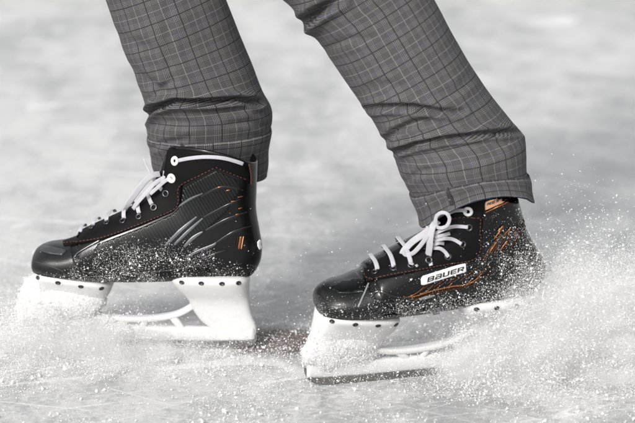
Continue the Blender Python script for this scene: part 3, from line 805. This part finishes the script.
# snow scraped up round the blades: a low uneven bank
def bank():
    x0, x1, y0, y1, st = -.62, .80, -.62, .60, .0042
    nx, ny = int((x1 - x0) / st), int((y1 - y0) / st); V = []; F = []
    segB = [B.mat @ Vector((x, 0, 0)) for x in (-.03, .30)]; segA = [A.mat @ Vector((x, 0, 0)) for x in (-.02, .34)]
    for j in range(ny):
        for i in range(nx):
            x = x0 + i * st; y = y0 + j * st
            n1 = noise.fractal(Vector((x * 9, y * 6, 1.7)), 1.0, 2.0, 4); n2 = noise.fractal(Vector((x * 60, y * 60, 5)), 1.0, 2.0, 4)
            h = -.0034 + .0026 * n1 + .0010 * n2
            # heap before the far skate's front
            q = B.inv @ Vector((x, y, 0))
            g = math.exp(-((q.x - .035) / .085) ** 2 - ((q.y + .012) / .055) ** 2); h += .007 * g * (1 + .5 * n2 + 1.6 * n1)
            g = math.exp(-((q.x - .15) / .13) ** 2 - ((q.y + .030) / .045) ** 2); h += .0022 * g * (1 + .5 * n2 + 1.5 * n1)
            q = A.inv @ Vector((x, y, 0))
            g = math.exp(-((q.x - .295) / .075) ** 2 - ((q.y - .005) / .050) ** 2); h += .042 * g * (1 + .25 * n2 + .4 * n1)
            g = math.exp(-((q.x - .42) / .14) ** 2 - ((q.y - .05) / .09) ** 2); h += .046 * g * (1 + .3 * n2 + .6 * n1)
            
            V.append((x, y, h))
    for j in range(ny - 1):
        for i in range(nx - 1):
            a = j * nx + i; q = (a, a + 1, a + nx + 1, a + nx)
            if max(V[k][2] for k in q) > -.0006: F.append(q)
    used = sorted({k for f in F for k in f}); mp = {k: i for i, k in enumerate(used)}
    me = mesh_of([V[k] for k in used], [tuple(mp[k] for k in f) for f in F], 'snow_bank')
    return link('snow_bank', me, M['snow'])
tag(bank(), 'low banks of scraped snow round the blades', kind='stuff')

# snow packed on the holders
FUZZ = []
def crust(s, spots, name, label):
    bm = bmesh.new()
    for x, z, rx, rz, ry, y in spots:
        r = bmesh.ops.create_icosphere(bm, subdivisions=4, radius=1)
        for v in r['verts']:
            n = noise.fractal(Vector(v.co * 2.2 + Vector((x * 50, z * 50, 3))), 1.0, 2.0, 5)
            k = 1 + .07 * n + .03 * noise.noise(v.co * 9)
            v.co = s.mat @ Vector((x + v.co.x * rx * k, y + v.co.y * ry * k, max(-.002, z + v.co.z * rz * k)))
    me = bpy.data.meshes.new(name); bm.to_mesh(me); bm.free()
    me.calc_loop_triangles(); tv = np.zeros(len(me.loop_triangles) * 3, int); me.loop_triangles.foreach_get('vertices', tv)
    co = np.zeros(len(me.vertices) * 3); me.vertices.foreach_get('co', co); co = co.reshape(-1, 3); tri = co[tv.reshape(-1, 3)]
    nr = np.cross(tri[:, 1] - tri[:, 0], tri[:, 2] - tri[:, 0]); ar = np.linalg.norm(nr, axis=1); nr /= ar[:, None] + 1e-12
    nf = 9000 if s is A else 20000; pick = rng.choice(len(tri), nf, p=ar / ar.sum()); a, b = rng.random((2, nf)); fl = a + b > 1; a[fl] = 1 - a[fl]; b[fl] = 1 - b[fl]
    t = tri[pick]; FUZZ.append(t[:, 0] + (t[:, 1] - t[:, 0]) * a[:, None] + (t[:, 2] - t[:, 0]) * b[:, None] + nr[pick] * rng.exponential(.0018, nf)[:, None])
    return tag(link(name, me, M['snow']), label, kind='stuff')
crust(A, [(.016, .056, .026, .034, .0125, -.004), (.045, .064, .040, .028, .0145, -.005), (-.004, .048, .014, .016, .010, -.003), (.040, .040, .044, .011, .0100, -.003)], 'snow_crust', 'white snow packed over the front blade holder of the near skate')
crust(B, [(.010, .060, .028, .040, .0160, -.008), (.050, .068, .048, .030, .0200, -.010), (-.006, .046, .018, .024, .0130, -.006), (-.002, .040, .022, .026, .0120, -.004), (.050, .030, .060, .024, .0125, -.006), (.090, .022, .045, .014, .0110, -.006)], 'snow_crust', 'white snow packed over the front blade holder of the far skate')

# ------------------------------------------------------------------ flying and lying flakes
def flakes(name, P, rad, label, stretch=1.0):
    """every flake an irregular little octahedron / tetrahedron"""
    P = np.asarray(P, float); n = len(P); rad = np.asarray(rad)[:, None, None]
    base = np.array([(1, 1, 1), (1, -1, -1), (-1, 1, -1), (-1, -1, 1)], float) / 1.5
    q = rng.normal(size=(n, 4)); q /= np.linalg.norm(q, axis=1, keepdims=True); a, b, c, d = q.T
    Rm = np.stack([1 - 2 * (c * c + d * d), 2 * (b * c - a * d), 2 * (b * d + a * c), 2 * (b * c + a * d), 1 - 2 * (b * b + d * d), 2 * (c * d - a * b), 2 * (b * d - a * c), 2 * (c * d + a * b), 1 - 2 * (b * b + c * c)], 1).reshape(n, 3, 3)
    v = base[None] * (1 + .45 * rng.normal(size=(n, 4, 1)).clip(-1.2, 1.2)) * rad
    v = np.einsum('nij,nkj->nki', Rm, v) + P[:, None, :]
    tri = np.array([(0, 1, 2), (0, 3, 1), (0, 2, 3), (1, 3, 2)]); f = (np.arange(n)[:, None, None] * 4 + tri[None]).reshape(-1)
    me = bpy.data.meshes.new(name); me.vertices.add(n * 4); me.vertices.foreach_set('co', v.astype(np.float32).ravel())
    me.loops.add(n * 12); me.loops.foreach_set('vertex_index', f.astype(np.int32))
    me.polygons.add(n * 4); me.polygons.foreach_set('loop_start', np.arange(0, n * 12, 3, dtype=np.int32))
    me.update(calc_edges=True)
    return tag(link(name, me, M['flake'], smooth=False), label, kind='stuff')
def mat34(s, L):
    m = np.array(s.mat)[:3]; return L @ m[:, :3].T + m[:, 3]
def radii(n, lo, mean, hi): return np.clip(lo + rng.exponential(mean, n), lo, hi)

# plume thrown up behind the near skate: several overlapping puffs (centre, spread, share), metres
def puffs(n, table, zmin=.0005):
    sh = np.array([q[2] for q in table], float); cnt = (n * sh / sh.sum()).astype(int); out = []
    for (c, sg, _), m in zip(table, cnt):
        p = np.array(c) + rng.normal(size=(m, 3)) * np.array(sg); p[:, 2] = np.abs(p[:, 2] - zmin) + zmin; out.append(p)
    return np.concatenate(out)
def clumpy(P, f, lo, a, b):
    c = np.array([noise.noise(Vector((p[0] * f, p[1] * f, p[2] * f))) + .5 * noise.noise(Vector((p[0] * f * 2.7, p[1] * f * 2.7, p[2] * f * 2.7))) for p in P])
    return P[rng.random(len(P)) < np.clip(a + b * c, lo, 1)]
plume = clumpy(puffs(170000, [((.27, -.020, .050), (.052, .035, .030), 30), ((.215, -.045, .030), (.055, .030, .020), 16), ((.335, -.010, .070), (.060, .050, .042), 26),
                              ((.40, .02, .060), (.070, .07, .050), 16), ((.325, .01, .115), (.075, .06, .050), 8), ((.15, -.055, .008), (.040, .02, .008), 2), ((.30, -.06, .015), (.14, .04, .014), 12)]), 30, .05, .62, .95)
def clear(P): return P[rng.random(len(P)) < .012 + 1 / (1 + np.exp(-(P[:, 0] - .150 - .9 * np.clip(.035 - P[:, 2], 0, 1)) / .012))]
plume = clear(plume)
flakes('snow_plume', plume, radii(len(plume), .00022, .00026, .0026), 'plume of powder snow thrown up behind the heel of the near skate')
# dust round both blades
bx = B.mat.translation
spray = puffs(46000, [((bx.x + .01, bx.y - .045, .032), (.035, .020, .024), 22), ((bx.x + .07, bx.y - .05, .030), (.055, .022, .022), 24), ((bx.x - .01, bx.y - .03, .020), (.040, .03, .022), 14),
                       ((bx.x + .16, bx.y - .055, .006), (.085, .020, .010), 22), ((bx.x + .05, bx.y - .10, .004), (.12, .04, .006), 14)])
ax = A.mat.translation
spray = np.concatenate([clumpy(spray, 34, .08, .65, .8),
                        puffs(4200, [((ax.x + .04, ax.y - .025, .050), (.030, .008, .022), 8), ((ax.x + .15, ax.y - .03, .012), (.04, .02, .010), 5), ((ax.x + .0, ax.y - .02, .02), (.04, .03, .02), 3)]), *FUZZ,
                        puffs(3600, [((.0, -.02, .06), (.26, .07, .055), 10), ((.25, -.05, .11), (.12, .06, .06), 8)])])
flakes('snow_spray', spray, radii(len(spray), .00022, .00022, .0022), 'fine snow spraying low round both blades')
# the finest powder: little wisps of it, the same wisp drawn out along the throw again and again
def wisp(name, label, src_pts):
    n = 2600; p = rng.normal(size=(n, 3)) * np.array((.011, .0065, .0065))
    return flakes(name, p + np.array(src_pts), np.clip(.00007 + rng.exponential(.00004, n), .00007, .0003), label)
W0 = (.30, .03, .075)
src = wisp('snow_mist', 'one wisp of the finest powder within the plume', (0, 0, 0)); src.location = W0
def mist(pts, origin, name, label):
    me = bpy.data.meshes.new(name); me.from_pydata([tuple(p) for p in pts], [], [])
    d = np.asarray(pts) - np.array(origin); d += rng.normal(size=d.shape) * .035
    yaw = np.arctan2(d[:, 1], d[:, 0]); pit = -np.arctan2(d[:, 2], np.hypot(d[:, 0], d[:, 1])); roll = rng.uniform(0, 6.28, len(d))
    a = me.attributes.new('turn', 'FLOAT_VECTOR', 'POINT'); a.data.foreach_set('vector', np.stack([roll, pit, yaw], 1).astype(np.float32).ravel())
    k = np.stack([rng.uniform(.7, 2.2, len(d)), rng.uniform(.6, 1.3, len(d)), rng.uniform(.6, 1.3, len(d))], 1)
    a = me.attributes.new('size', 'FLOAT_VECTOR', 'POINT'); a.data.foreach_set('vector', k.astype(np.float32).ravel())
    o = link(name, me, None, smooth=False); tag(o, label, kind='stuff')
    g = bpy.data.node_groups.new(name, 'GeometryNodeTree')
    g.interface.new_socket('Geometry', in_out='INPUT', socket_type='NodeSocketGeometry'); g.interface.new_socket('Geometry', in_out='OUTPUT', socket_type='NodeSocketGeometry')
    gi = g.nodes.new('NodeGroupInput'); go = g.nodes.new('NodeGroupOutput'); ip = g.nodes.new('GeometryNodeInstanceOnPoints'); oi = g.nodes.new('GeometryNodeObjectInfo')
    oi.inputs['Object'].default_value = src; oi.inputs['As Instance'].default_value = True
    g.links.new(gi.outputs[0], ip.inputs['Points']); g.links.new(oi.outputs['Geometry'], ip.inputs['Instance'])
    for nm, sock in (('turn', 'Rotation'), ('size', 'Scale')):
        at_ = g.nodes.new('GeometryNodeInputNamedAttribute'); at_.data_type = 'FLOAT_VECTOR'; at_.inputs['Name'].default_value = nm
        g.links.new(at_.outputs['Attribute'], ip.inputs[sock])
    g.links.new(ip.outputs[0], go.inputs[0])
    md = o.modifiers.new('wisps', 'NODES'); md.node_group = g
    return o
mp = clumpy(puffs(2400, [((.275, -.015, .052), (.042, .030, .022), 30), ((.215, -.045, .030), (.045, .025, .016), 14), ((.325, -.005, .072), (.050, .045, .036), 26),
                       ((.40, .02, .060), (.065, .06, .042), 18), ((.30, -.055, .014), (.12, .04, .010), 10)], .004), 22, .1, .7, .9)
mp = clear(mp); mp = mp[mp[:, 0] > .150]
mist(mp, (.13, -.02, -.01), 'snow_mist', 'fine white powder mist within the plume behind the near heel')
mq = puffs(330, [((bx.x + .01, bx.y - .04, .026), (.034, .018, .016), 12), ((bx.x + .08, bx.y - .05, .018), (.045, .018, .012), 16), ((bx.x + .15, bx.y - .05, .006), (.07, .018, .005), 10), ((bx.x + .04, bx.y - .08, .006), (.10, .035, .005), 16)], .003)
mist(mq, (bx.x + .2, bx.y, -.01), 'snow_mist', 'fine white powder mist low before the far skate')
# flakes lying on the ice
n = 200000
X = rng.uniform(-.55, .60, n); Y = rng.uniform(-.62, .75, n)
cl = np.array([noise.fractal(Vector((a * 11, b * 8, .3)), 1.0, 2.0, 4) for a, b in zip(X, Y)])
near = np.clip(1.05 - np.clip(Y - .05, 0, 9) * 2.2, .08, 1)
k = rng.random(n) < np.clip(.40 + 1.0 * cl, .04, 1) * near
X, Y = X[k], Y[k]; r = radii(len(X), .0002, .00026, .0012) * np.where(rng.random(len(X)) < .05, 3.0, 1.0)
flakes('snow_grains', np.stack([X, Y, r * .5 + .0012 * rng.random(len(X))], 1), r, 'loose grains of snow lying over the ice')
# specks stuck to the boots
def specks(s, n, dens):
    out = []; rs = []
    while len(out) < n:
        px, py, w = dens()
        if random.random() > w: continue
        d = ray(px, py); l, m, _, _ = s.bvh.ray_cast(CAM, d)
        if l is None: continue
        if m.dot(d) > 0: m = -m
        out.append(tuple(l + m * (.0018 + .0012 * random.random()))); rs.append(min(.0018, .00014 + random.expovariate(1 / .00013) * (1 if random.random() < .93 else 2.6)))
    return out, rs
def dB():
    px = random.uniform(34, 262); py = random.uniform(215, 288); top = 258 - 16 * math.exp(-((px - 150) / 55) ** 2) - (6 if px > 90 else 0) + (14 if px < 70 else 0) + (12 if px > 215 else 0)
    w = max(0, min(1, (py - top) / 26 + .10)) if py > top - 16 else 0
    c = noise.noise(Vector((px * .05, py * .05, 2))); return px, py, w * max(.1, min(1, .6 + c))
def dA():
    px = random.uniform(312, 552); py = random.uniform(205, 330)
    w = .02
    w += .9 / (1 + math.exp(-((px - 505) + (py - 258) * .75) / 11)) * (1 if py > 212 else .2)
    if py > 290: w += .55 * math.exp(-((py - 309 + (px - 420) * .07) / 12) ** 2) * (1 if px > 395 else .25)
    w += .4 * math.exp(-((px - 318) / 9) ** 2 - ((py - 318) / 13) ** 2)
    c = noise.noise(Vector((px * .06, py * .06, 7))); return px, py, w * max(.12, min(1, .6 + c))
pb, rb_ = specks(B, 6500, dB); pa, ra_ = specks(A, 9500, dA)
flakes('snow_specks', np.array(pb), np.array(rb_), 'white snow specks clinging to the lower side of the far boot')
flakes('snow_specks', np.array(pa), np.array(ra_), 'white snow specks clinging to the heel and sole edge of the near boot')

# ------------------------------------------------------------------ light
w = bpy.data.worlds.new('World'); scene.world = w; w.use_nodes = True; nt = w.node_tree
bg = nt.nodes['Background']; sky = nt.nodes.new('ShaderNodeTexSky'); sky.sky_type = 'NISHITA'; sky.sun_disc = False
SEL, SAZ = R(34), R(208)
sky.sun_elevation = SEL; sky.sun_rotation = SAZ; sky.dust_density = 4; sky.air_density = 1.2
hs = nt.nodes.new('ShaderNodeHueSaturation'); hs.inputs['Saturation'].default_value = .12
nt.links.new(sky.outputs[0], hs.inputs['Color']); nt.links.new(hs.outputs[0], bg.inputs[0]); bg.inputs[1].default_value = .125
sd = bpy.data.lights.new('sun', 'SUN'); sd.energy = 1.5; sd.angle = R(12); sd.color = (1, .97, .94)
sun = bpy.data.objects.new('sun', sd); COL.objects.link(sun)
sun.rotation_euler = Vector((-math.sin(SAZ) * math.cos(SEL), -math.cos(SAZ) * math.cos(SEL), -math.sin(SEL))).to_track_quat('-Z', 'Y').to_euler()
scene.view_settings.view_transform = 'Standard'; scene.view_settings.look = 'None'
scene.view_settings.exposure = 0.92; scene.view_settings.gamma = 1.0
scene.cycles.use_denoising = True; scene.cycles.max_bounces = 18; scene.cycles.diffuse_bounces = 14; scene.cycles.transmission_bounces = 14
